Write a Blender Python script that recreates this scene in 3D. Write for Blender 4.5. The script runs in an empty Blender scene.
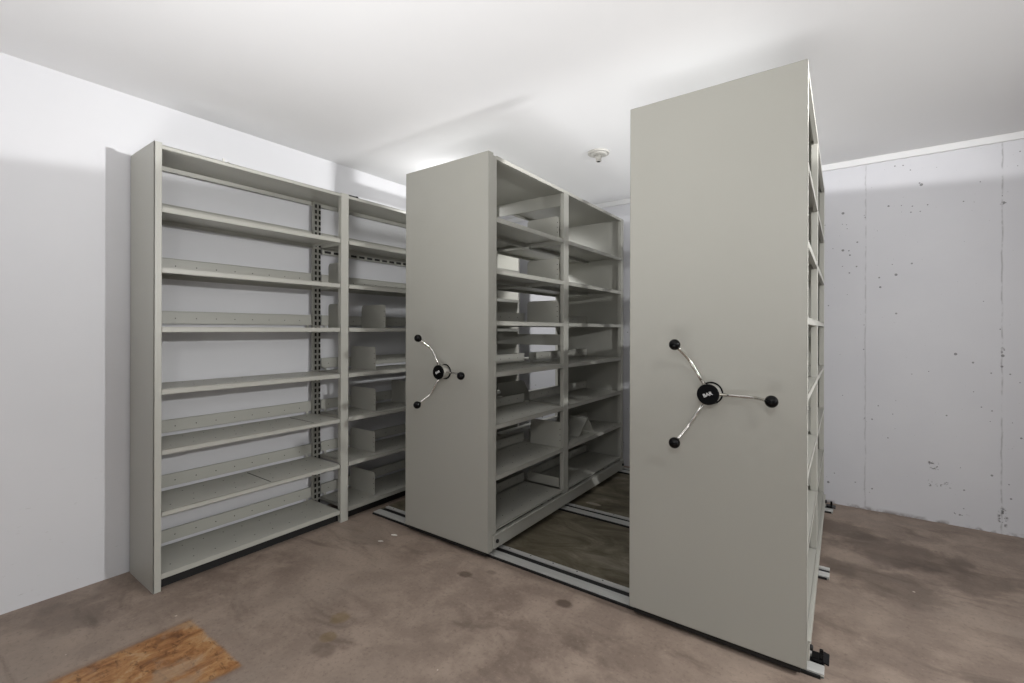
import bpy, bmesh, math, random
from mathutils import Vector, Matrix
random.seed(7)
S = bpy.context.scene
COL = S.collection

# ------------------------------------------------------------------ helpers
def lin(c):
    return tuple(((v/255)/12.92 if v/255 <= .04045 else ((v/255+.055)/1.055)**2.4) for v in c) + (1,)

class MB:
    """collects shapes into one mesh"""
    def __init__(self): self.bm = bmesh.new()
    def _add(self, src, mi=0):
        me = bpy.data.meshes.new('tmp'); src.to_mesh(me); src.free()
        n0 = len(self.bm.faces); self.bm.from_mesh(me); bpy.data.meshes.remove(me)
        self.bm.faces.ensure_lookup_table()
        if mi:
            for f in self.bm.faces[n0:]: f.material_index = mi
    def box(self, x0, x1, y0, y1, z0, z1, bev=0, mi=0, rot=None):
        b = bmesh.new(); bmesh.ops.create_cube(b, size=1)
        c = Vector(((x0+x1)/2, (y0+y1)/2, (z0+z1)/2)); d = (abs(x1-x0), abs(y1-y0), abs(z1-z0))
        for v in b.verts: v.co = Vector((v.co.x*d[0], v.co.y*d[1], v.co.z*d[2]))
        if bev: bmesh.ops.bevel(b, geom=b.edges[:], offset=min(bev, min(d)*.45), segments=2, profile=.5, affect='EDGES')
        for v in b.verts: v.co = (rot @ v.co if rot else v.co) + c
        self._add(b, mi); return self
    def cyl(self, p, axis, r, h, seg=32, mi=0, r2=None, bev=0):
        """cylinder whose axis runs from p along axis for h"""
        b = bmesh.new(); bmesh.ops.create_cone(b, cap_ends=True, segments=seg, radius1=r, radius2=r if r2 is None else r2, depth=h)
        if bev:
            ed = [e for e in b.edges if abs(e.verts[0].co.z-e.verts[1].co.z) < 1e-6]
            bmesh.ops.bevel(b, geom=ed, offset=bev, segments=3, profile=.5, affect='EDGES')
        a = Vector(axis).normalized(); q = Vector((0, 0, 1)).rotation_difference(a).to_matrix()
        for v in b.verts: v.co = q @ (v.co + Vector((0, 0, h/2))) + Vector(p)
        for f in b.faces: f.smooth = len(f.verts) == 4
        self._add(b, mi); return self
    def ball(self, p, r, sc=(1, 1, 1), mi=0):
        b = bmesh.new(); bmesh.ops.create_uvsphere(b, u_segments=24, v_segments=16, radius=r)
        for v in b.verts: v.co = Vector((v.co.x*sc[0], v.co.y*sc[1], v.co.z*sc[2])) + Vector(p)
        for f in b.faces: f.smooth = True
        self._add(b, mi); return self
    def tube(self, pts, r, seg=14, mi=0):
        b = bmesh.new(); rings = []
        pts = [Vector(p) for p in pts]
        for i, p in enumerate(pts):
            t = (pts[min(i+1, len(pts)-1)] - pts[max(i-1, 0)]).normalized()
            up = Vector((0, 1, 0)) if abs(t.y) < .9 else Vector((1, 0, 0))
            u = t.cross(up).normalized(); w = t.cross(u)
            rings.append([b.verts.new(p + r*(math.cos(a)*u + math.sin(a)*w)) for a in [2*math.pi*k/seg for k in range(seg)]])
        for A, Bq in zip(rings, rings[1:]):
            for k in range(seg):
                f = b.faces.new((A[k], A[(k+1) % seg], Bq[(k+1) % seg], Bq[k])); f.smooth = True
        b.faces.new(rings[0]); b.faces.new(list(reversed(rings[-1])))
        bmesh.ops.recalc_face_normals(b, faces=b.faces[:])
        self._add(b, mi); return self
    def dot(self, x, y, z, r, n=(0, 0, 1), mi=1):
        return self.cyl((x, y, z), n, r, .0004, 8, mi)
    def poly(self, pts, thick, mi=0, plane='XZ'):
        """extruded outline: pts (a,b) in X,Z, thickness along Y, centred"""
        b = bmesh.new()
        vs = [b.verts.new((p[0], -thick/2, p[1])) for p in pts]
        f = b.faces.new(vs); r = bmesh.ops.extrude_face_region(b, geom=[f])
        for e in r['geom']:
            if isinstance(e, bmesh.types.BMVert): e.co.y += thick
        bmesh.ops.recalc_face_normals(b, faces=b.faces[:])
        self._add(b, mi); return self
    def build(self, name, mats, parent=None, loc=(0, 0, 0), kind=None):
        me = bpy.data.meshes.new(name); self.bm.to_mesh(me); self.bm.free()
        for m in (mats if isinstance(mats, (list, tuple)) else [mats]): me.materials.append(m)
        return put(name, me, parent, loc, kind)

def put(name, data, parent=None, loc=(0, 0, 0), kind=None):
    o = bpy.data.objects.new(name, data); COL.objects.link(o)
    o.location = loc
    if parent: o.parent = parent
    if kind: o['kind'] = kind
    return o
def empty(name, loc, label, cat, group=None):
    o = bpy.data.objects.new(name, None); COL.objects.link(o); o.location = loc
    o.empty_display_size = .1
    return tag(o, label, cat, group)
def tag(o, label, cat, group=None):
    o['label'] = label; o['category'] = cat
    if group: o['group'] = group
    return o
def copy_tree(o, parent=None):
    c = o.copy(); COL.objects.link(c)
    if parent: c.parent = parent
    for ch in list(o.children): copy_tree(ch, c)
    return c

# ------------------------------------------------------------------ materials
def mat(name, col, rough=.5, metal=0, spec=.5):
    m = bpy.data.materials.new(name); m.use_nodes = True
    p = m.node_tree.nodes['Principled BSDF']
    p.inputs['Base Color'].default_value = lin(col); p.inputs['Roughness'].default_value = rough
    p.inputs['Metallic'].default_value = metal; p.inputs['Specular IOR Level'].default_value = spec
    return m
class NT:
    def __init__(self, m): self.t = m.node_tree; self.p = self.t.nodes['Principled BSDF']
    def n(self, typ, **kw):
        x = self.t.nodes.new(typ)
        for k, v in kw.items():
            if k in x.inputs.keys() if isinstance(k, str) else False: x.inputs[k].default_value = v
            else: setattr(x, k, v)
        return x
    def l(self, a, b): self.t.links.new(a, b)
    def math(self, op, a, b=None, c=None, clamp=False):
        x = self.t.nodes.new('ShaderNodeMath'); x.operation = op; x.use_clamp = clamp
        for i, v in enumerate((a, b, c)):
            if v is None: continue
            if hasattr(v, 'links'): self.l(v, x.inputs[i])
            else: x.inputs[i].default_value = v
        return x.outputs[0]
    def ramp(self, fac, stops):
        r = self.t.nodes.new('ShaderNodeValToRGB'); e = r.color_ramp.elements
        while len(e) < len(stops): e.new(.5)
        for el, (p, c) in zip(e, stops): el.position = p; el.color = c if len(c) == 4 else lin(c)
        self.l(fac, r.inputs[0]); return r.outputs[0]
    def mix(self, fac, a, b, mode='MIX'):
        x = self.t.nodes.new('ShaderNodeMix'); x.data_type = 'RGBA'; x.blend_type = mode
        for s, v in ((x.inputs[0], fac), (x.inputs[6], a), (x.inputs[7], b)):
            if hasattr(v, 'links'): self.l(v, s)
            else: s.default_value = v
        return x.outputs[2]
    def pos(self):
        g = self.t.nodes.new('ShaderNodeNewGeometry'); return g.outputs['Position']
    def noise(self, vec, scale, detail=4, rough=.55, dist=0):
        x = self.t.nodes.new('ShaderNodeTexNoise'); self.l(vec, x.inputs['Vector'])
        x.inputs['Scale'].default_value = scale; x.inputs['Detail'].default_value = detail
        x.inputs['Roughness'].default_value = rough; x.inputs['Distortion'].default_value = dist
        return x.outputs['Fac']
    def map(self, vec, sc=(1, 1, 1), rot=(0, 0, 0), loc=(0, 0, 0)):
        x = self.t.nodes.new('ShaderNodeMapping'); self.l(vec, x.inputs[0])
        x.inputs['Scale'].default_value = sc; x.inputs['Rotation'].default_value = rot; x.inputs['Location'].default_value = loc
        return x.outputs[0]
    def bump(self, h, strength, dist=.002):
        b = self.t.nodes.new('ShaderNodeBump'); b.inputs['Strength'].default_value = strength; b.inputs['Distance'].default_value = dist
        self.l(h, b.inputs['Height']); self.l(b.outputs[0], self.p.inputs['Normal'])
    def xyz(self, vec):
        s = self.t.nodes.new('ShaderNodeSeparateXYZ'); self.l(vec, s.inputs[0]); return s.outputs
    def smooth(self, v, a, b):
        x = self.t.nodes.new('ShaderNodeMapRange'); x.interpolation_type = 'SMOOTHSTEP'
        self.l(v, x.inputs[0]); x.inputs[1].default_value = a; x.inputs[2].default_value = b
        return x.outputs[0]

# grey-beige baked enamel of all the shelving
ENAMEL = mat('grey_beige_enamel', (172, 169, 160), .42, 0, .45)
t = NT(ENAMEL); P = t.pos()
n1 = t.noise(P, 1.3, 3); n2 = t.noise(P, 260, 2)
t.l(t.mix(n1, lin((169, 168, 160)), lin((176, 175, 167))), t.p.inputs['Base Color'])
t.bump(n2, .06, .0006)
HOLE = mat('dark_hole', (22, 21, 19), .8)
BLACK = mat('black_plastic', (4, 4, 5), .2, 0, .18)
RUBBER = mat('black_rubber', (14, 14, 14), .6)
CHROME = mat('polished_steel', (205, 203, 198), .22, 1)
SILVER = mat('brushed_aluminium', (196, 194, 188), .38, .8)
LETTER = mat('white_lettering', (215, 215, 215), .5)
RAILM = mat('worn_steel_rail', (178, 178, 174), .42, .35)
t = NT(RAILM); n1 = t.noise(t.map(t.pos(), (1.2, 20, 20)), 6, 4)
t.l(t.mix(n1, lin((190, 190, 187)), lin((226, 226, 222))), t.p.inputs['Base Color'])
WHITEP = mat('white_plastic', (186, 184, 178), .4)
CHIP = mat('white_paint_flake', (225, 222, 214), .7)

# painted ceiling
CEIL = mat('white_ceiling_paint', (214, 214, 215), .8, 0, .2)
t = NT(CEIL); P = t.pos()
n1 = t.noise(P, 1.1, 4); n2 = t.noise(P, 90, 3)
t.l(t.mix(n1, lin((224, 224, 225)), lin((231, 231, 232))), t.p.inputs['Base Color'])
t.bump(n2, .08, .001)
TRIM = mat('white_trim_paint', (224, 224, 224), .45)

# smooth painted left wall with a few scuffs
WL = mat('white_wall_paint', (212, 212, 214), .6, 0, .3)
t = NT(WL); P = t.pos()
n1 = t.noise(P, 1.7, 4); sc = t.noise(t.map(P, (1, 9, 40)), 2.2, 5, .6)
base = t.mix(n1, lin((207, 207, 210)), lin((217, 217, 219)))
z = t.xyz(P)[2]
scm = t.math('MULTIPLY', t.smooth(sc, .66, .74), t.math('SUBTRACT', 1.0, t.smooth(z, .1, .9)))
base = t.mix(t.math('MULTIPLY', scm, .35), base, lin((150, 146, 140)))
vs = t.t.nodes.new('ShaderNodeTexVoronoi'); vs.inputs['Scale'].default_value = 3.2; t.l(P, vs.inputs['Vector'])
ms = t.math('LESS_THAN', vs.outputs['Distance'], t.math('MULTIPLY', t.math('POWER', t.xyz(vs.outputs['Color'])[0], 5.0), .03))
base = t.mix(t.math('MULTIPLY', ms, .7), base, lin((96, 94, 90)))
t.l(base, t.p.inputs['Base Color']); t.bump(t.noise(P, 60, 3), .06, .001)

# painted concrete back wall: pin holes, form joints
WB = mat('painted_concrete', (210, 210, 214), .6, 0, .3)
t = NT(WB); P = t.pos(); X, Y, Z = t.xyz(P)
n1 = t.noise(P, 2.1, 5)
base = t.mix(n1, lin((203, 203, 208)), lin((217, 217, 220)))
vor = t.t.nodes.new('ShaderNodeTexVoronoi'); vor.inputs['Scale'].default_value = 24; t.l(P, vor.inputs['Vector'])
clus = t.smooth(t.noise(P, 2.6, 3), .47, .62)
rnd = t.xyz(vor.outputs['Color'])[0]
size = t.math('MULTIPLY', t.math('MULTIPLY', t.math('POWER', rnd, 6.0), .16), t.math('ADD', t.math('MULTIPLY', clus, .75), .25))
pin = t.math('LESS_THAN', vor.outputs['Distance'], t.math('ADD', size, .075))
pin = t.math('MULTIPLY', pin, t.math('GREATER_THAN', rnd, t.math('SUBTRACT', .90, t.math('MULTIPLY', clus, .52))))
base = t.mix(t.math('MULTIPLY', pin, .72), base, lin((92, 92, 94)))
vo2 = t.t.nodes.new('ShaderNodeTexVoronoi'); vo2.inputs['Scale'].default_value = 48; t.l(P, vo2.inputs['Vector'])
r2 = t.xyz(vo2.outputs['Color'])[1]
pin2 = t.math('MULTIPLY', t.math('LESS_THAN', vo2.outputs['Distance'], .13), t.math('GREATER_THAN', r2, t.math('SUBTRACT', .985, t.math('MULTIPLY', clus, .17))))
base = t.mix(t.math('MULTIPLY', pin2, .5), base, lin((120, 120, 122)))
wob = t.math('MULTIPLY', t.math('SUBTRACT', t.noise(P, 9, 4), .5), .02)
seamn = t.noise(P, 18, 5)
seam_h = None
for xs, st in ((.127, .30), (.788, .42), (-.53, .3), (-1.19, .3), (1.45, .35), (2.1, .35)):
    d = t.math('ABSOLUTE', t.math('ADD', t.math('SUBTRACT', X, xs), wob))
    ln = t.math('SUBTRACT', 1.0, t.smooth(d, .001, .006))
    m = t.math('MULTIPLY', t.math('MULTIPLY', ln, st), t.smooth(seamn, .30, .6))
    base = t.mix(m, base, lin((105, 104, 102)))
    g = t.math('SUBTRACT', 1.0, t.smooth(d, .002, .02))
    seam_h = g if seam_h is None else t.math('MAXIMUM', seam_h, g)
# chipped cluster low on the wall, scraped line and chips by the joint
def spot(cx, cz, rx, rz):
    a = t.math('DIVIDE', t.math('SUBTRACT', X, cx), rx); b = t.math('DIVIDE', t.math('SUBTRACT', Z, cz), rz)
    return t.math('SUBTRACT', 1.0, t.smooth(t.math('ADD', t.math('MULTIPLY', a, a), t.math('MULTIPLY', b, b)), .2, 1.0))
chipn = t.noise(P, 46, 4, .6)
for cx, cz, rx, rz in ((.467, .375, .018, .035), (.482, .34, .014, .018), (.545, .25, .028, .03), (.463, .25, .014, .03), (.508, .238, .026, .016), (.50, .36, .012, .03), (.794, .10, .028, .08), (.60, .077, .055, .010), (.132, .14, .015, .02), (.129, 2.018, .012, .015), (.791, 2.017, .020, .012), (.79, 1.12, .013, .02), (.128, .62, .012, .02)):
    m = t.math('MULTIPLY', spot(cx, cz, rx, rz), t.smooth(chipn, .52, .60))
    base = t.mix(t.math('MULTIPLY', m, .8), base, lin((70, 69, 68)))
low = t.math('MULTIPLY', t.math('SUBTRACT', 1.0, t.smooth(Z, .0, .03)), t.smooth(t.noise(P, 14, 4), .42, .6))
base = t.mix(t.math('MULTIPLY', low, .7), base, lin((96, 84, 76)))
t.l(base, t.p.inputs['Base Color'])
hh = t.math('ADD', t.math('MULTIPLY', t.noise(P, 22, 5), .5), t.math('MULTIPLY', seam_h, .5))
t.bump(t.math('SUBTRACT', hh, t.math('MULTIPLY', pin, .5)), .25, .004)

# stained concrete floor
FL = mat('stained_concrete_floor', (130, 115, 104), .55, 0, .35)
t = NT(FL); P = t.pos(); X, Y, Z = t.xyz(P)
na = t.noise(P, 1.0, 6, .6, .4); nb = t.noise(P, 5.5, 6, .62, .3); nc = t.noise(P, 60, 4, .7); nd = t.noise(t.map(P, (1, 3.2, 1), (0, 0, .5)), 1.9, 6, .62, .8)
c0 = t.ramp(na, [(.30, (116, 101, 91)), (.5, (133, 118, 107)), (.72, (153, 139, 127))])
c1 = t.mix(t.smooth(nb, .38, .70), c0, lin((154, 138, 125)))
c1 = t.mix(t.math('MULTIPLY', t.smooth(nd, .53, .72), .5), c1, lin((84, 71, 63)))
c1 = t.mix(t.math('MULTIPLY', t.smooth(nc, .52, .72), .40), c1, lin((92, 79, 70)))
c1 = t.mix(t.math('MULTIPLY', t.math('SUBTRACT', 1.0, t.smooth(nc, .25, .44)), .45), c1, lin((168, 152, 138)))
# darker olive-brown slab between the rails
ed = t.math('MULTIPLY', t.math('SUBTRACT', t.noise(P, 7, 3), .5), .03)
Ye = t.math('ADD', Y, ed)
def band(v, a, b, w=.012):
    return t.math('MULTIPLY', t.smooth(v, a-w, a+w), t.math('SUBTRACT', 1.0, t.smooth(v, b-w, b+w)))
rail_zone = t.math('MULTIPLY', band(Ye, 2.05, 3.93), band(X, -2.6, -.14))
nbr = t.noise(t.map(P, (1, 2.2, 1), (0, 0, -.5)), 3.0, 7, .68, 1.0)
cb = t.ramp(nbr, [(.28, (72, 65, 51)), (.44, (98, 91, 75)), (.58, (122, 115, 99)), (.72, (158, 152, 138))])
c1 = t.mix(rail_zone, c1, cb)
def fspot(cx, cy, rx, ry, lo=.25, hi=1.0):
    a = t.math('DIVIDE', t.math('SUBTRACT', X, cx), rx); b = t.math('DIVIDE', t.math('SUBTRACT', Y, cy), ry)
    q = t.math('ADD', t.math('ADD', t.math('MULTIPLY', a, a), t.math('MULTIPLY', b, b)), t.math('MULTIPLY', t.math('SUBTRACT', nb, .5), 2.2))
    return t.math('SUBTRACT', 1.0, t.smooth(q, lo, hi))
c1 = t.mix(t.math('MULTIPLY', fspot(-1.438, 3.003, .075, .03, .5, .8), .85), c1, lin((176, 166, 150)))
for cx, cy, r, k in ((-1.55, 1.76, .05, .65), (-1.02, 1.83, .05, .7), (-1.45, 1.85, .04, .4), (-1.62, 1.02, .07, .35), (-.2, 2.9, .3, .35), (.25, 3.35, .35, .5), (.15, 2.9, .3, .45), (-.02, 3.55, .25, .45), (.5, 3.2, .3, .4), (-2.7, .5, .2, .3)):
    c1 = t.mix(t.math('MULTIPLY', fspot(cx, cy, r, r*.7), k), c1, lin((72, 59, 50)))
for cx, cy, r, k in ((-1.75, 1.18, .05, .5), (-1.68, 1.08, .04, .45)):
    c1 = t.mix(t.math('MULTIPLY', fspot(cx, cy, r, r), k), c1, lin((118, 98, 60)))
fv = t.t.nodes.new('ShaderNodeTexVoronoi'); fv.inputs['Scale'].default_value = 9; t.l(P, fv.inputs['Vector'])
fr = t.xyz(fv.outputs['Color'])[1]
fm = t.math('LESS_THAN', fv.outputs['Distance'], t.math('MULTIPLY', t.math('POWER', fr, 4.0), .055))
c1 = t.mix(t.math('MULTIPLY', fm, .7), c1, lin((206, 194, 180)))
# square rusty-orange patch in the foreground
ns = t.noise(t.map(P, (2.0, 1, 1), (0, 0, .3)), 7.5, 6, .7, .6); ns2 = t.noise(t.map(P, (1, 2.6, 1), (0, 0, .9)), 16, 5, .72)
Xw = t.math('ADD', X, t.math('MULTIPLY', t.math('SUBTRACT', nb, .5), .05)); Yw = t.math('ADD', Y, t.math('MULTIPLY', t.math('SUBTRACT', ns, .5), .03))
pm = t.math('MULTIPLY', band(Xw, -2.25, -1.80, .012), band(Yw, -.2, .80, .010))
co = t.ramp(ns, [(.30, (104, 68, 38)), (.44, (148, 100, 58)), (.56, (172, 128, 82)), (.70, (184, 156, 122))])
co = t.mix(t.math('MULTIPLY', t.smooth(ns2, .52, .66), .75), co, lin((96, 62, 34)))
co = t.mix(t.math('MULTIPLY', t.smooth(nb, .52, .66), .6), co, lin((160, 138, 114)))
c1 = t.mix(t.math('MULTIPLY', pm, .93), c1, co)
rim = t.math('SUBTRACT', band(Xw, -2.27, -1.78, .012), band(Xw, -2.24, -1.82, .012))
c1 = t.mix(t.math('MULTIPLY', t.math('MULTIPLY', rim, band(Yw, -.2, .80, .01)), .25), c1, lin((96, 66, 42)))
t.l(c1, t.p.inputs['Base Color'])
t.l(t.math('ADD', t.math('MULTIPLY', nb, .25), .42), t.p.inputs['Roughness'])
t.bump(t.math('ADD', t.math('MULTIPLY', nc, .6), nb), .22, .004)

# ------------------------------------------------------------------ setting
XL, XR, YB, YF, ZC = -2.955, 4.2, 4.023, -1.6, 2.43
def slab(name, x0, x1, y0, y1, z0, z1, m):
    return MB().box(x0, x1, y0, y1, z0, z1).build(name, m, kind='structure')
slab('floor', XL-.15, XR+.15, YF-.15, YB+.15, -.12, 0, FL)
slab('ceiling', XL-.15, XR+.15, YF-.15, YB+.15, ZC, ZC+.12, CEIL)
slab('wall_left', XL-.15, XL, YF-.15, YB+.15, 0, ZC, WL)
slab('wall_back', XL, XR, YB, YB+.15, 0, ZC, WB)
MB().box(XL, XR, YB-.022, YB, 2.386, ZC, .003).build('trim_1', TRIM, kind='structure')

# ------------------------------------------------------------------ shelf meshes (local: front lip at x=0 facing +X, body towards -X, y from 0)
def shelf_mesh(depth, length, seed, slot=None, lip=.026):
    r = random.Random(seed); m = MB()
    m.box(-depth, 0, 0, length, -.003, 0)
    m.box(-.003, 0, 0, length, -lip, 0, .001)                       # front lip
    m.box(-.016, 0, 0, length, -lip, -lip+.0025)                        # its return
    m.box(-depth, -depth+.003, 0, length, -.026, 0)                  # rear lip
    m.box(-depth, -depth+.014, 0, length, -.026, -.0235)
    for y in (0, length-.003): m.box(-depth, 0, y, y+.003, -.020, 0)
    n = int(length/.1)
    for i in range(n):
        y = .06+i*.1
        if y > length-.02: break
        m.dot(-.075, y, .0001, .0035); m.dot(-depth+.07, y+.012, .0001, .0035)
        if i % 2: m.dot(-depth*.5, y+.03, .0001, .0028)
    if slot: m.box(-depth+.03, -.02, slot-.003, slot+.003, 0, .0005, mi=1)
    me = bpy.data.meshes.new('shelf'); m.bm.to_mesh(me); m.bm.free()
    me.materials.append(ENAMEL); me.materials.append(HOLE); return me
def stop_mesh(length, h, gap=.018):
    m = MB(); m.box(-.0012, .0012, .004, length-.004, gap, h)
    m.box(-.0012, .008, .004, length-.004, h-.0025, h)
    n = int(length/.1)
    for i in range(n): m.dot(.0012, .06+i*.1, h*.55, .003, (1, 0, 0))
    for y in (.03, length-.04): m.box(-.001, .001, y, y+.014, 0, gap+.002)
    me = bpy.data.meshes.new('back_stop'); m.bm.to_mesh(me); m.bm.free()
    me.materials.append(ENAMEL); me.materials.append(HOLE); return me

def post(parent, x0, x1, y0, y1, z0, z1, slots=()):
    """slots: list of (face, position) rows of dark slots; face '+x','-x','+y','-y'"""
    m = MB(); m.box(x0, x1, y0, y1, z0, z1, .0015)
    for face, w in slots:
        z = z0+.05
        while z < z1-.03:
            if face == '+x': m.box(x1-.0005, x1+.0006, w-.007, w+.007, z, z+.024, mi=1)
            if face == '-x': m.box(x0-.0006, x0+.0005, w-.007, w+.007, z, z+.024, mi=1)
            if face == '+y': m.box(w-.007, w+.007, y1-.0005, y1+.0006, z, z+.024, mi=1)
            if face == '-y': m.box(w-.007, w+.007, y0-.0006, y0+.0005, z, z+.024, mi=1)
            z += .038
    return m.build('post', [ENAMEL, HOLE], parent)

# ------------------------------------------------------------------ fixed shelving along the left wall
FX, FB = -2.607, -2.938
fixed = empty('fixed_shelving', (FX, .77, 0), 'stationary grey metal shelving along the left white wall, without a crank handle', 'shelving')
def rel(x): return x - FX
ZF = [.083, .376, .667, .953, 1.248, 1.530, 1.816]
BAYS = [(.802, 1.752), (1.815, 2.738), (2.800, 3.735)]
OY = .77
m = MB(); m.box(rel(FB), 0, 0, .006, 0, 2.116, .002)               # end sheet
m.box(-.006, 0, 0, .032, 0, 2.116, .002)                            # front return of the end
m.box(rel(FB), rel(FB)+.006, 0, .03, 0, 2.112, .002)
m.build('end_panel', ENAMEL, fixed)
m = MB(); m.box(rel(FB), 0, 3.735-OY+.02, 3.735-OY+.026, 0, 2.112, .002); m.box(-.006, 0, 3.735-OY, 3.735-OY+.026, 0, 2.112, .002)
m.build('end_panel', ENAMEL, fixed)
for ya, yb in ((1.752, 1.815), (2.738, 2.800)):
    post(fixed, -.03, .002, ya+.004-OY, yb-.005-OY, 0, 2.112)
    post(fixed, rel(FB), rel(FB)+.025, ya-OY-.002, yb-OY-.012, 0, 2.112, [('+x', ya-OY+.016), ('+x', yb-OY-.019)])
post(fixed, rel(FB)+.006, rel(FB)+.03, .007, .04, 0, 2.10, [('+x', .03)])
SH1 = [shelf_mesh(.325, b-a, 3+i) for i, (a, b) in enumerate(BAYS)]
SH1s = [shelf_mesh(.325, .95, 9, .78), shelf_mesh(.325, .95, 9, .52)]
ST1 = [stop_mesh(b-a, .086) for a, b in BAYS]
for bi, (a, b) in enumerate(BAYS):
    for zi, z in enumerate(ZF):
        me = SH1[bi]
        if bi == 0 and zi == 2: me = SH1s[0]
        if bi == 0 and zi == 1: me = SH1s[1]
        s = put('shelf', me, fixed, (0, a-OY, z))
        if not (bi == 0 and zi == 3): put('back_stop', ST1[bi], s, (-.3225, 0, 0))
    a, b = (a-.002 if bi == 0 else a-.0315), (b+.0315 if bi < 2 else b+.002)   # top sheet meets its neighbour over the post
    if bi == 1:
        m = MB(); m.box(-.316, -.308, a-OY+.035, b-OY-.035, ZF[6]-.060, ZF[6]-.026, .001)
        for k in range(13):
            y = a-OY+.075+k*.07; m.box(-.3085, -.3072, y-.024, y+.024, ZF[6]-.052, ZF[6]-.036, mi=1)
        m.build('hanging_channel', [ENAMEL, HOLE], fixed)
    m = MB()
    m.box(-.325, 0, a-OY, b-OY, 2.103, 2.106); m.box(-.003, 0, a-OY, b-OY, 2.086, 2.106, .001)
    m.box(-.022, 0, a-OY, b-OY, 2.086, 2.0885); m.box(-.325, -.322, a-OY, b-OY, 2.075, 2.106); m.box(-.325, -.31, a-OY, b-OY, 2.075, 2.078)
    m.build('top_panel', ENAMEL, fixed)
    m = MB(); m.box(-.05, -.042, a-OY, b-OY, 0, .04); m.build('gap_shade_strip', RUBBER, fixed)  # black strip standing in for the shade in the gap below

# ------------------------------------------------------------------ mobile shelving (local origin: front centre of its end panel on the floor, x across, y into the room)
W2 = .327                                                           # half width
H = 2.2
YB2 = 1.876                                                         # far end
ZM = [.146, .434, .715, 1.003, 1.287, 1.572, 1.857]
MB_BAYS = [(.074, .824), (.895, 1.822)]
def make_mobile():
    root = empty('mobile_shelving', (-1.8715, 1.934, 0), '', 'shelving')
    # deep end panel facing the room
    m = MB(); m.box(-W2, W2, 0, .004, .035, H, .0018)
    for sx in (-1, 1): m.box(sx*W2-(.004 if sx > 0 else 0), sx*W2+(0 if sx > 0 else .004), 0, .042, .035, H, .0018)
    m.box(-W2, W2, 0, .042, H-.004, H, .0018); m.box(-W2, W2, 0, .042, .035, .039, .0018)
    m.build('end_panel', ENAMEL, root)
    m = MB(); m.box(-W2+.02, W2-.02, .008, .03, .013, .036); m.build('panel_gap_shade', RUBBER, root)  # black strip painting the shaded recess under the panel
    m = MB(); m.box(-W2+.006, W2-.006, YB2-.012, YB2, .045, H-.01, .002)
    for sx in (-1, 1): m.box(sx*(W2-.004)-.002, sx*(W2-.004)+.002, YB2-.045, YB2, .045, H-.006, .001)
    m.build('rear_end_panel', ENAMEL, root)
    # carriage with wheels and bumpers
    m = MB()
    for sx in (-1, 1):
        xo = sx*(W2+.006); xi = sx*(W2-.022)
        m.box(min(xo, xi), max(xo, xi), .044, YB2, .042, .112, .003)
        xo2 = sx*(W2+.009); m.box(min(xo2, xi), max(xo2, xi), .044, YB2, .110, .117, .0015)
    for y in (.075, .93, YB2-.05): m.box(-W2+.02, W2-.02, y, y+.04, .05, .11, .002)
    car = m.build('carriage', ENAMEL, root)
    for sx in (-1, 1):
        for y in (.072, YB2-.03):
            MB().cyl((sx*(W2+.004), y, .080), (sx, 0, 0), .0105, .012, 20, bev=.004).build('bumper', RUBBER, car)
        for y in (.105, .885, YB2+.01-.055):
            MB().cyl((sx*(W2-.085)-.012, y, .049), (1, 0, 0), .0335, .024, 28).build('wheel', SILVER, car)
    # uprights
    for sx in (-1, 1):
        x0, x1 = sorted((sx*(W2-.002), sx*(W2-.030)))
        post(root, x0, x1, .042, .074, .12, H-.012)
        post(root, x0, x1, .826, .893, .12, H-.006)
        post(root, x0, x1, 1.824, 1.862, .12, H-.012)
    # shelves on both faces
    for bi, (a, b) in enumerate(MB_BAYS):
        st = STM[bi]
        for z in ZM:
            me = SHB[bi] if z < .2 else SHM[bi]
            s = put('shelf', me, root, (W2-.002, a, z)); put('back_stop', st, s, (-.322, 0, 0))
            s = put('shelf', me, root, (-W2+.002, b, z)); s.rotation_euler = (0, 0, math.pi); put('back_stop', st, s, (-.318, 0, 0))
        m = MB()
        a, b = (a-.002, .860) if bi == 0 else (.860, YB2-.012)
        m.box(-W2+.002, W2-.002, a, b, H-.010, H-.007)
        for sx in (-1, 1): m.box(sx*(W2-.002)-.0015, sx*(W2-.002)+.0015, a, b, H-.028, H-.007, .001); m.box(min(sx*(W2-.002), sx*(W2-.018)), max(sx*(W2-.002), sx*(W2-.018)), a, b, H-.028, H-.0255)
        m.build('top_panel', ENAMEL, root)
    m = MB(); m.box(-W2+.03, W2-.03, .868, .874, H-.10, H-.011, .001); m.build('cross_brace', ENAMEL, root)
    m = MB(); m.box(-W2+.03, W2-.03, .868, .874, 1.130, 1.207, .001); m.build('cross_brace', ENAMEL, root)
    m = MB(); m.box(.02, W2-.05, .846, .850, .148, .214, .001); m.build('side_stop', ENAMEL, root)
    # three-spoke crank handle
    hz = .991
    m = MB(); m.cyl((0, -.004, 0), (0, 1, 0), .044, .006, 40, bev=.0015, mi=1); m.cyl((0, -.054, 0), (0, 1, 0), .038, .052, 40, bev=.002)
    crank = m.build('crank_handle', [SILVER, BLACK], root, (.008, 0, hz))
    for k in range(3):
        a = math.radians(120*k); d = Vector((math.cos(a), 0, math.sin(a)))
        pts = []
        for r, y in ((.030, -.030), (.10, -.034), (.140, -.037), (.152, -.041), (.163, -.049), (.196, -.088), (.215, -.105)):
            pts.append(d*r + Vector((0, y, 0)))
        MB().tube(pts, .0062).build('spoke', CHROME, crank)
        MB().ball(d*.220 + Vector((0, -.112, 0)), .0215).cyl(d*.207 + Vector((0, -.096, 0)), d*.012+Vector((0, -.017, 0)), .0095, .012, 18).build('knob', BLACK, crank)
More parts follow.
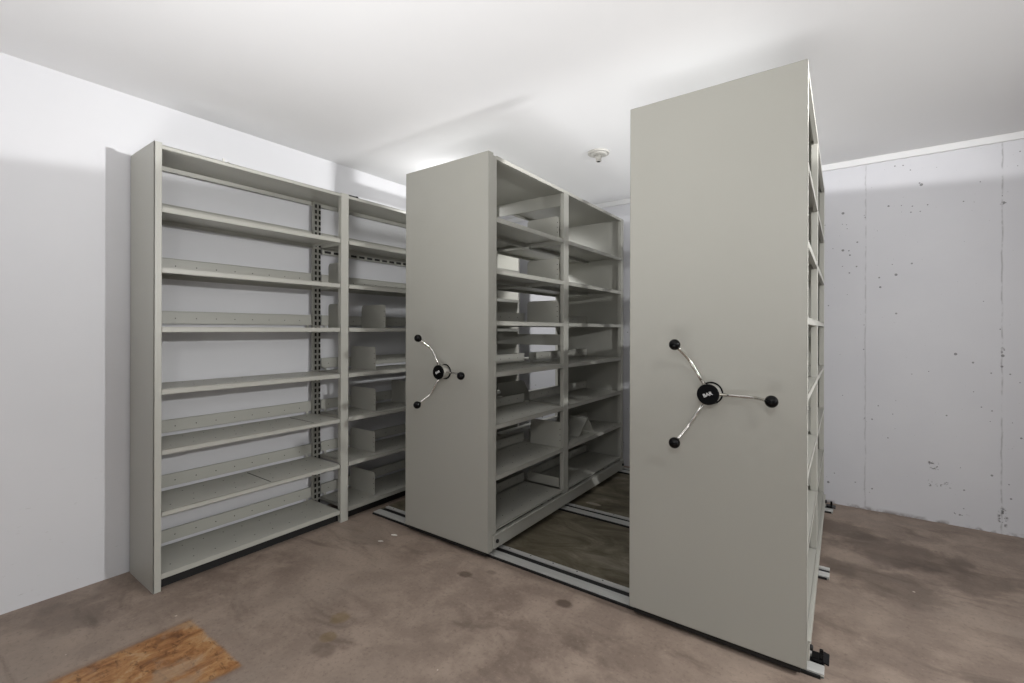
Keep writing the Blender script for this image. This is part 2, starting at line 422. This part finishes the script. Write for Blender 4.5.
    MB().cyl((0, -.062, 0), (0, 1, 0), .0405, .011, 40, bev=.0025).build('hub_cap', BLACK, crank)
    cu = bpy.data.curves.new('lettering', 'FONT'); cu.body = 'BAR'; cu.size = .019; cu.align_x = 'CENTER'; cu.align_y = 'CENTER'; cu.extrude = .0004; cu.offset = .0003
    to = bpy.data.objects.new('lettering_curve', cu); COL.objects.link(to)
    bpy.context.view_layer.update()
    me = bpy.data.meshes.new_from_object(to.evaluated_get(bpy.context.evaluated_depsgraph_get()))
    bpy.data.objects.remove(to); me.materials.clear(); me.materials.append(LETTER)
    me.transform(Matrix.Translation((0, -.0626, 0)) @ Matrix.Rotation(math.radians(-24), 4, 'Y') @ Matrix.Rotation(math.pi/2, 4, 'X'))
    put('lettering', me, crank)
    return root
SHM = [shelf_mesh(.320, b-a, 21+i) for i, (a, b) in enumerate(MB_BAYS)]
SHB = [shelf_mesh(.320, b-a, 31+i, lip=.011) for i, (a, b) in enumerate(MB_BAYS)]
STM = [stop_mesh(b-a, .068, .008) for a, b in MB_BAYS]
mob = make_mobile()
mob['label'] = 'middle rolling grey shelving unit with a crank handle, open shelves facing right'
mob2 = copy_tree(mob); mob2.location = (-.4285, 1.934, 0)
ck = [c for c in mob.children if c.name.startswith('crank')][0]; ck.rotation_euler = (0, math.radians(.8), 0); ck.location.z += .005; ck.location.x += .003
mob2['label'] = 'nearest rolling grey shelving unit on the right, crank handle on its wide end panel'

# ------------------------------------------------------------------ floor rails
def rail(y0, y1, label, stops):
    x0, x1 = -2.56, -.052
    root = empty('floor_rail', ((x0+x1)/2, (y0+y1)/2, 0), label, 'rail', None)
    cx, cy = (x0+x1)/2, (y0+y1)/2; h = .0155; w = y1-y0
    m = MB(); m.box(x0-cx, x1-cx, -w/2, w/2, .0, .006)
    m.box(x0-cx, x1-cx, -w/2, -w/2+w*.44, .0, h, .0012); m.box(x0-cx, x1-cx, w/2-w*.20, w/2, .0, h, .0012)
    for i in range(18): m.cyl((x0-cx+.07+i*.14, w/2-w*.10, h-.0003), (0, 0, 1), .004, .0008, 10, mi=1)
    m.build('track', [RAILM, HOLE], root)
    MB().box(x0-cx, x1-cx, -w/2+w*.44, w/2-w*.20, .006, .0068).build('groove_lining', RUBBER, root)
    MB().box(x0-cx, x1-cx-.01, -w/2-.010, -w/2, .0, .009).build('edge_strip', RUBBER, root)
    if stops:
        m = MB(); ex = x1-cx
        m.box(ex-.040, ex-.004, -w*.02, w*.34, .0070, .030, .002)
        m.box(ex-.016, ex-.004, w*.02, w*.14, .028, .060, .002)
        m.box(ex-.012, ex+.014, -w*.02, w*.55, .018, .023, .001, rot=Matrix.Rotation(.25, 3, 'Y'))
        m.build('end_stop', BLACK, root)
    return root
rail(1.976, 2.100, 'front steel floor rail under the end panels of both rolling shelving units', True)
rail(2.775, 2.885, 'middle steel floor rail crossing the dark floor beneath the rolling shelving units', False)
rail(3.800, 3.915, 'rear steel floor rail on the dark floor near the back wall', True)

# ------------------------------------------------------------------ loose divider plates
def plate_pts(w, h, r=.022):
    pts = [(0, 0), (w, 0)]
    for k in range(7):
        a = math.pi/2*k/6; pts.append((w-r+r*math.cos(a), h-r+r*math.sin(a)))
    for k in range(7):
        a = math.pi/2+math.pi/2*k/6; pts.append((r+r*math.cos(a), h-r+r*math.sin(a)))
    return pts
def divider(label, x0, y, z, w, h, foot=-1, group='file divider plates', rz=0):
    m = MB(); m.poly(plate_pts(w, h), .0022)
    m.box(.03, w-.03, 0 if foot > 0 else -.05, .05 if foot > 0 else 0, 0, .0016)
    for k in range(3): m.cyl((w-.012, -.0013, h*.28+k*h*.22), (0, 1, 0), .0032, .0026, 8, mi=1)
    o = m.build('shelf_divider', [ENAMEL, HOLE], None, (x0, y, z+.0006)); o.rotation_euler = (0, 0, rz)
    return tag(o, label, 'divider', group)
FG = 'dividers on the wall shelving'
divider('grey divider behind the slotted post on the wall shelving, upper of two there', -2.930, 1.875, 1.530, .20, .165, 1, FG)
divider('grey divider behind the slotted post on the wall shelving, lower of two there', -2.930, 1.875, 1.248, .20, .165, 1, FG)
divider('topmost grey divider right of the front post on the wall shelving, standing at eye level', -2.910, 2.135, 1.248, .27, .165, 1, FG)
divider('grey divider right of the front post on the wall shelving, second from the top', -2.925, 2.055, .953, .28, .163, 1, FG)
divider('grey divider right of the front post on the wall shelving, third from the top', -2.925, 2.055, .667, .28, .157, 1, FG)
divider('dim grey divider on the wall shelving, cut off by the middle rolling unit\'s panel', -2.915, 2.42, .667, .27, .170, 1, FG)
divider('grey divider on the second lowest shelf of the wall shelving, right of the post', -2.925, 2.052, .376, .28, .148, 1, FG)
divider('grey divider on the lowest shelf of the wall shelving, right of the post', -2.925, 2.052, .083, .28, .158, 1, FG)
MG = 'dividers in the middle rolling unit'
divider('grey divider on the top shelf of the middle rolling unit, by its centre post', -1.815, 2.715, 1.857, .255, .150, -1, MG)
divider('grey divider on the second shelf down in the middle rolling unit, by centre post', -1.815, 2.715, 1.572, .255, .150, -1, MG)
divider('grey divider on the third shelf down in the middle rolling unit, by centre post', -1.815, 2.715, 1.287, .255, .150, -1, MG)
divider('tall grey divider on the second lowest shelf of the middle rolling unit, standing upright', -1.803, 2.742, .434, .252, .175, -1, MG)

def leaning(label, x0, x1, base, top):
    by, bz = base; ty, tz = top; L = math.hypot(ty-by, tz-bz); a = math.atan2(tz-bz, ty-by)
    m = MB(); m.poly(plate_pts(x1-x0, L, .012), .0022)
    o = m.build('shelf_divider', [ENAMEL, HOLE], None, (x0, by, bz)); o.rotation_euler = (a-math.pi/2, 0, 0)
    return tag(o, label, 'divider', MG)
leaning('front plate of the two propped like a tent in the middle rolling unit', -1.85, -1.605, (3.10, .4365), (3.238, .556))
leaning('back plate of the two propped like a tent in the middle rolling unit', -1.85, -1.605, (3.345, .4365), (3.2425, .564))
# dark plate leaning behind the back stop, left half of the middle unit
m = MB(); m.poly(plate_pts(.30, .155, .02), .0022); o = m.build('shelf_divider', [ENAMEL, HOLE], None, (-1.955, 2.64, .7175))
o.rotation_euler = (math.radians(-32), math.radians(0), math.radians(90-6))
tag(o, 'shadowed grey plate slumped at a tilt behind a back strip of the middle rolling unit', 'divider', MG)

# ------------------------------------------------------------------ ceiling heat detector
hd = empty('heat_detector', (-1.334, 2.85, ZC), 'small white heat detector on the ceiling between the two rolling shelving units', 'detector')
MB().cyl((0, 0, -.012), (0, 0, 1), .072, .012, 40, bev=.003).cyl((0, 0, -.022), (0, 0, 1), .045, .011, 40, r2=.06, bev=0).build('mounting_plate', WHITEP, hd)
MB().cyl((0, 0, -.055), (0, 0, 1), .017, .035, 28, r2=.026, bev=0).cyl((0, 0, -.062), (0, 0, 1), .019, .008, 28, bev=.002).build('sensor_head', WHITEP, hd)
MB().cyl((0, 0, -.0635), (0, 0, 1), .011, .002, 20).build('sensor_opening', HOLE, hd)

# ------------------------------------------------------------------ small hardware left on top of the wall shelving
m = MB(); m.box(-.022, .022, -.006, .006, 0, .012, .001).box(-.020, -.010, -.005, .005, .010, .046, .001).box(.004, .012, -.005, .005, .010, .034, .001)
o = m.build('metal_clip', SILVER, None, (-2.70, 1.12, 2.1065)); o.rotation_euler = (0, 0, 1.4)
tag(o, 'small upright metal clip lying on top of the wall shelving', 'clip')
m = MB(); m.box(-.055, .03, -.010, .010, 0, .003).box(.028, .031, -.010, .010, 0, .012)
o = m.build('metal_bracket', RAILM, None, (-2.655, 1.22, 2.1065)); o.rotation_euler = (0, 0, 1.45)
tag(o, 'flat dark metal bracket lying on top of the wall shelving near its front edge', 'bracket')
m = MB(); m.box(-.008, .008, -.03, .03, 0, .010, .002).cyl((0, .033, .006), (0, 1, 0), .008, .014, 14)
o = m.build('black_bolt', BLACK, None, (-2.625, 1.845, 2.1065))
tag(o, 'tiny black bolt lying on top of the wall shelving beside the middle post', 'bolt')

# ------------------------------------------------------------------ paint flakes on the floor
def flake(x, y, s, a, label):
    m = MB(); pts = [(s*(1+.3*math.sin(3*k+a))*math.cos(k*math.pi/4), s*.38*(1+.3*math.cos(2*k+a))*math.sin(k*math.pi/4)) for k in range(8)]
    m.poly(pts, .0014); o = m.build('paint_flake', CHIP, None, (x, y, .0008)); o.rotation_euler = (math.pi/2, 0, a)
    tag(o, label, 'paint flake', 'paint flakes on the floor')
flake(-2.193, 1.842, .021, .35, 'larger white paint flake on the floor left of the middle rolling unit')
flake(-2.193, 1.742, .016, .5, 'smaller white paint flake on the floor, nearer the viewer than the larger flake')

# ------------------------------------------------------------------ light
def light(name, typ, loc, energy, target=None, **kw):
    d = bpy.data.lights.new(name, typ); d.energy = energy
    for k, v in kw.items(): setattr(d, k, v)
    o = bpy.data.objects.new(name, d); COL.objects.link(o); o.location = loc
    if target is not None:
        o.rotation_euler = (Vector(target)-Vector(loc)).to_track_quat('-Z', 'Y').to_euler()
    return o
WARM = (1, .998, .992)
def profile(o, normal, axis, k, boost, s0, lo, floor_k=.0):
    """reflector profile of a hand-held flash: cut-off plane (normal), main axis, lobe exponent, lift above the cut-off"""
    L = o.data; L.use_nodes = True; nt = L.node_tree; e = nt.nodes['Emission']
    def N(typ): return nt.nodes.new(typ)
    def vdot(v, c):
        x = N('ShaderNodeVectorMath'); x.operation = 'DOT_PRODUCT'; nt.links.new(v, x.inputs[0]); x.inputs[1].default_value = c; return x.outputs['Value']
    def M(op, p, q=None, r=None):
        x = N('ShaderNodeMath'); x.operation = op
        for i, v in enumerate((p, q, r)):
            if v is None: continue
            if hasattr(v, 'links'): nt.links.new(v, x.inputs[i])
            else: x.inputs[i].default_value = v
        return x.outputs[0]
    tc = N('ShaderNodeTexCoord').outputs['Normal']
    d = vdot(tc, tuple(SGN*v for v in Vector(normal).normalized())); ax = vdot(tc, tuple(SGN*v for v in Vector(axis).normalized()))
    lobe = M('POWER', M('MAXIMUM', ax, 0.0), k)
    mr = N('ShaderNodeMapRange'); mr.interpolation_type = 'SMOOTHSTEP'; nt.links.new(d, mr.inputs[0]); mr.inputs[1].default_value = -.003; mr.inputs[2].default_value = .006
    fall = M('POWER', M('MINIMUM', M('DIVIDE', s0, M('MAXIMUM', d, .001)), 1.0), 2.0)
    up = M('MULTIPLY', M('MULTIPLY', mr.outputs[0], fall), boost)
    low = M('MULTIPLY', M('SUBTRACT', 1.0, mr.outputs[0]), lo)
    nt.links.new(M('MULTIPLY', lobe, M('ADD', up, low)), e.inputs['Strength'])
SGN = 1
fl = light('side_flash', 'POINT', (1.7, 1.94, 1.865), 125, shadow_soft_size=.035)
profile(fl, (.065, -.12, 1), (-1, -.25, 0), 1.0, 4.3, .11, 1.7)
light('aisle_flash', 'POINT', (-2.4, 2.5, 2.17), 3.5, shadow_soft_size=.03)
light('ceiling_fill', 'AREA', (-1.5, 2.95, 2.215), 6.0, (-1.5, 2.95, 2.43), shape='RECTANGLE', size=2.5, size_y=2.1, color=WARM)  # added unseen fill above the cabinets, brightens the ceiling
light('rear_flash', 'SPOT', (-2.42, 2.75, 2.0), 45, (-2.42, 4.0, 1.2), spot_size=math.radians(95), spot_blend=.5, shadow_soft_size=.05)
light('ceiling_bounce_fill', 'AREA', (-.75, -.3, .5), 22, (-1.05, .75, 2.43), shape='RECTANGLE', size=2.0, size_y=.9, color=WARM, spread=math.radians(100))  # added upward fill behind the camera to lift the ceiling
light('camera_flash', 'AREA', (.15, -.7, 1.95), 10, (-.6, 1.9, 1.0), shape='RECTANGLE', size=.35, size_y=.35)
light('overhead_fill', 'AREA', (.9, .2, 2.40), 12, (.9, .2, 0), shape='RECTANGLE', size=.6, size_y=.4, color=WARM)  # added overhead fill for floor and panels, no real fixture
light('right_fill', 'AREA', (2.0, 2.2, 2.40), 10, (1.5, 2.6, 0), shape='RECTANGLE', size=.6, size_y=.6, color=WARM)  # added fill that brightens the back wall and right floor
light('shelf_side_fill', 'AREA', (4.1, .6, 1.3), 16, (-2.6, 1.2, 1.1), shape='RECTANGLE', size=1.0, size_y=2.0, color=(1, 1, 1))  # added soft fill for shelf lips and posts, no doorway there

w = bpy.data.worlds.new('world'); S.world = w; w.use_nodes = True
w.node_tree.nodes['Background'].inputs[0].default_value = (1, 1, 1, 1); w.node_tree.nodes['Background'].inputs[1].default_value = .28

# ------------------------------------------------------------------ camera
cd = bpy.data.cameras.new('camera'); cam = bpy.data.objects.new('camera', cd); COL.objects.link(cam)
F, YAW, CYP, ROLL = 460.896, .6226, 329.7575, .0024
cd.sensor_width = 36; cd.lens = F/1024*36; cd.shift_y = (CYP-341.5)/1024; cd.clip_start = .05
cam.matrix_world = Matrix.Translation((0, 0, 1.2378)) @ Matrix.Rotation(YAW, 4, 'Z') @ Matrix.Rotation(math.pi/2, 4, 'X') @ Matrix.Rotation(ROLL, 4, 'Z')
S.camera = cam
v = S.view_settings; v.view_transform = 'Standard'; v.look = 'None'; v.gamma = 1; v.use_curve_mapping = False; v.exposure = .06
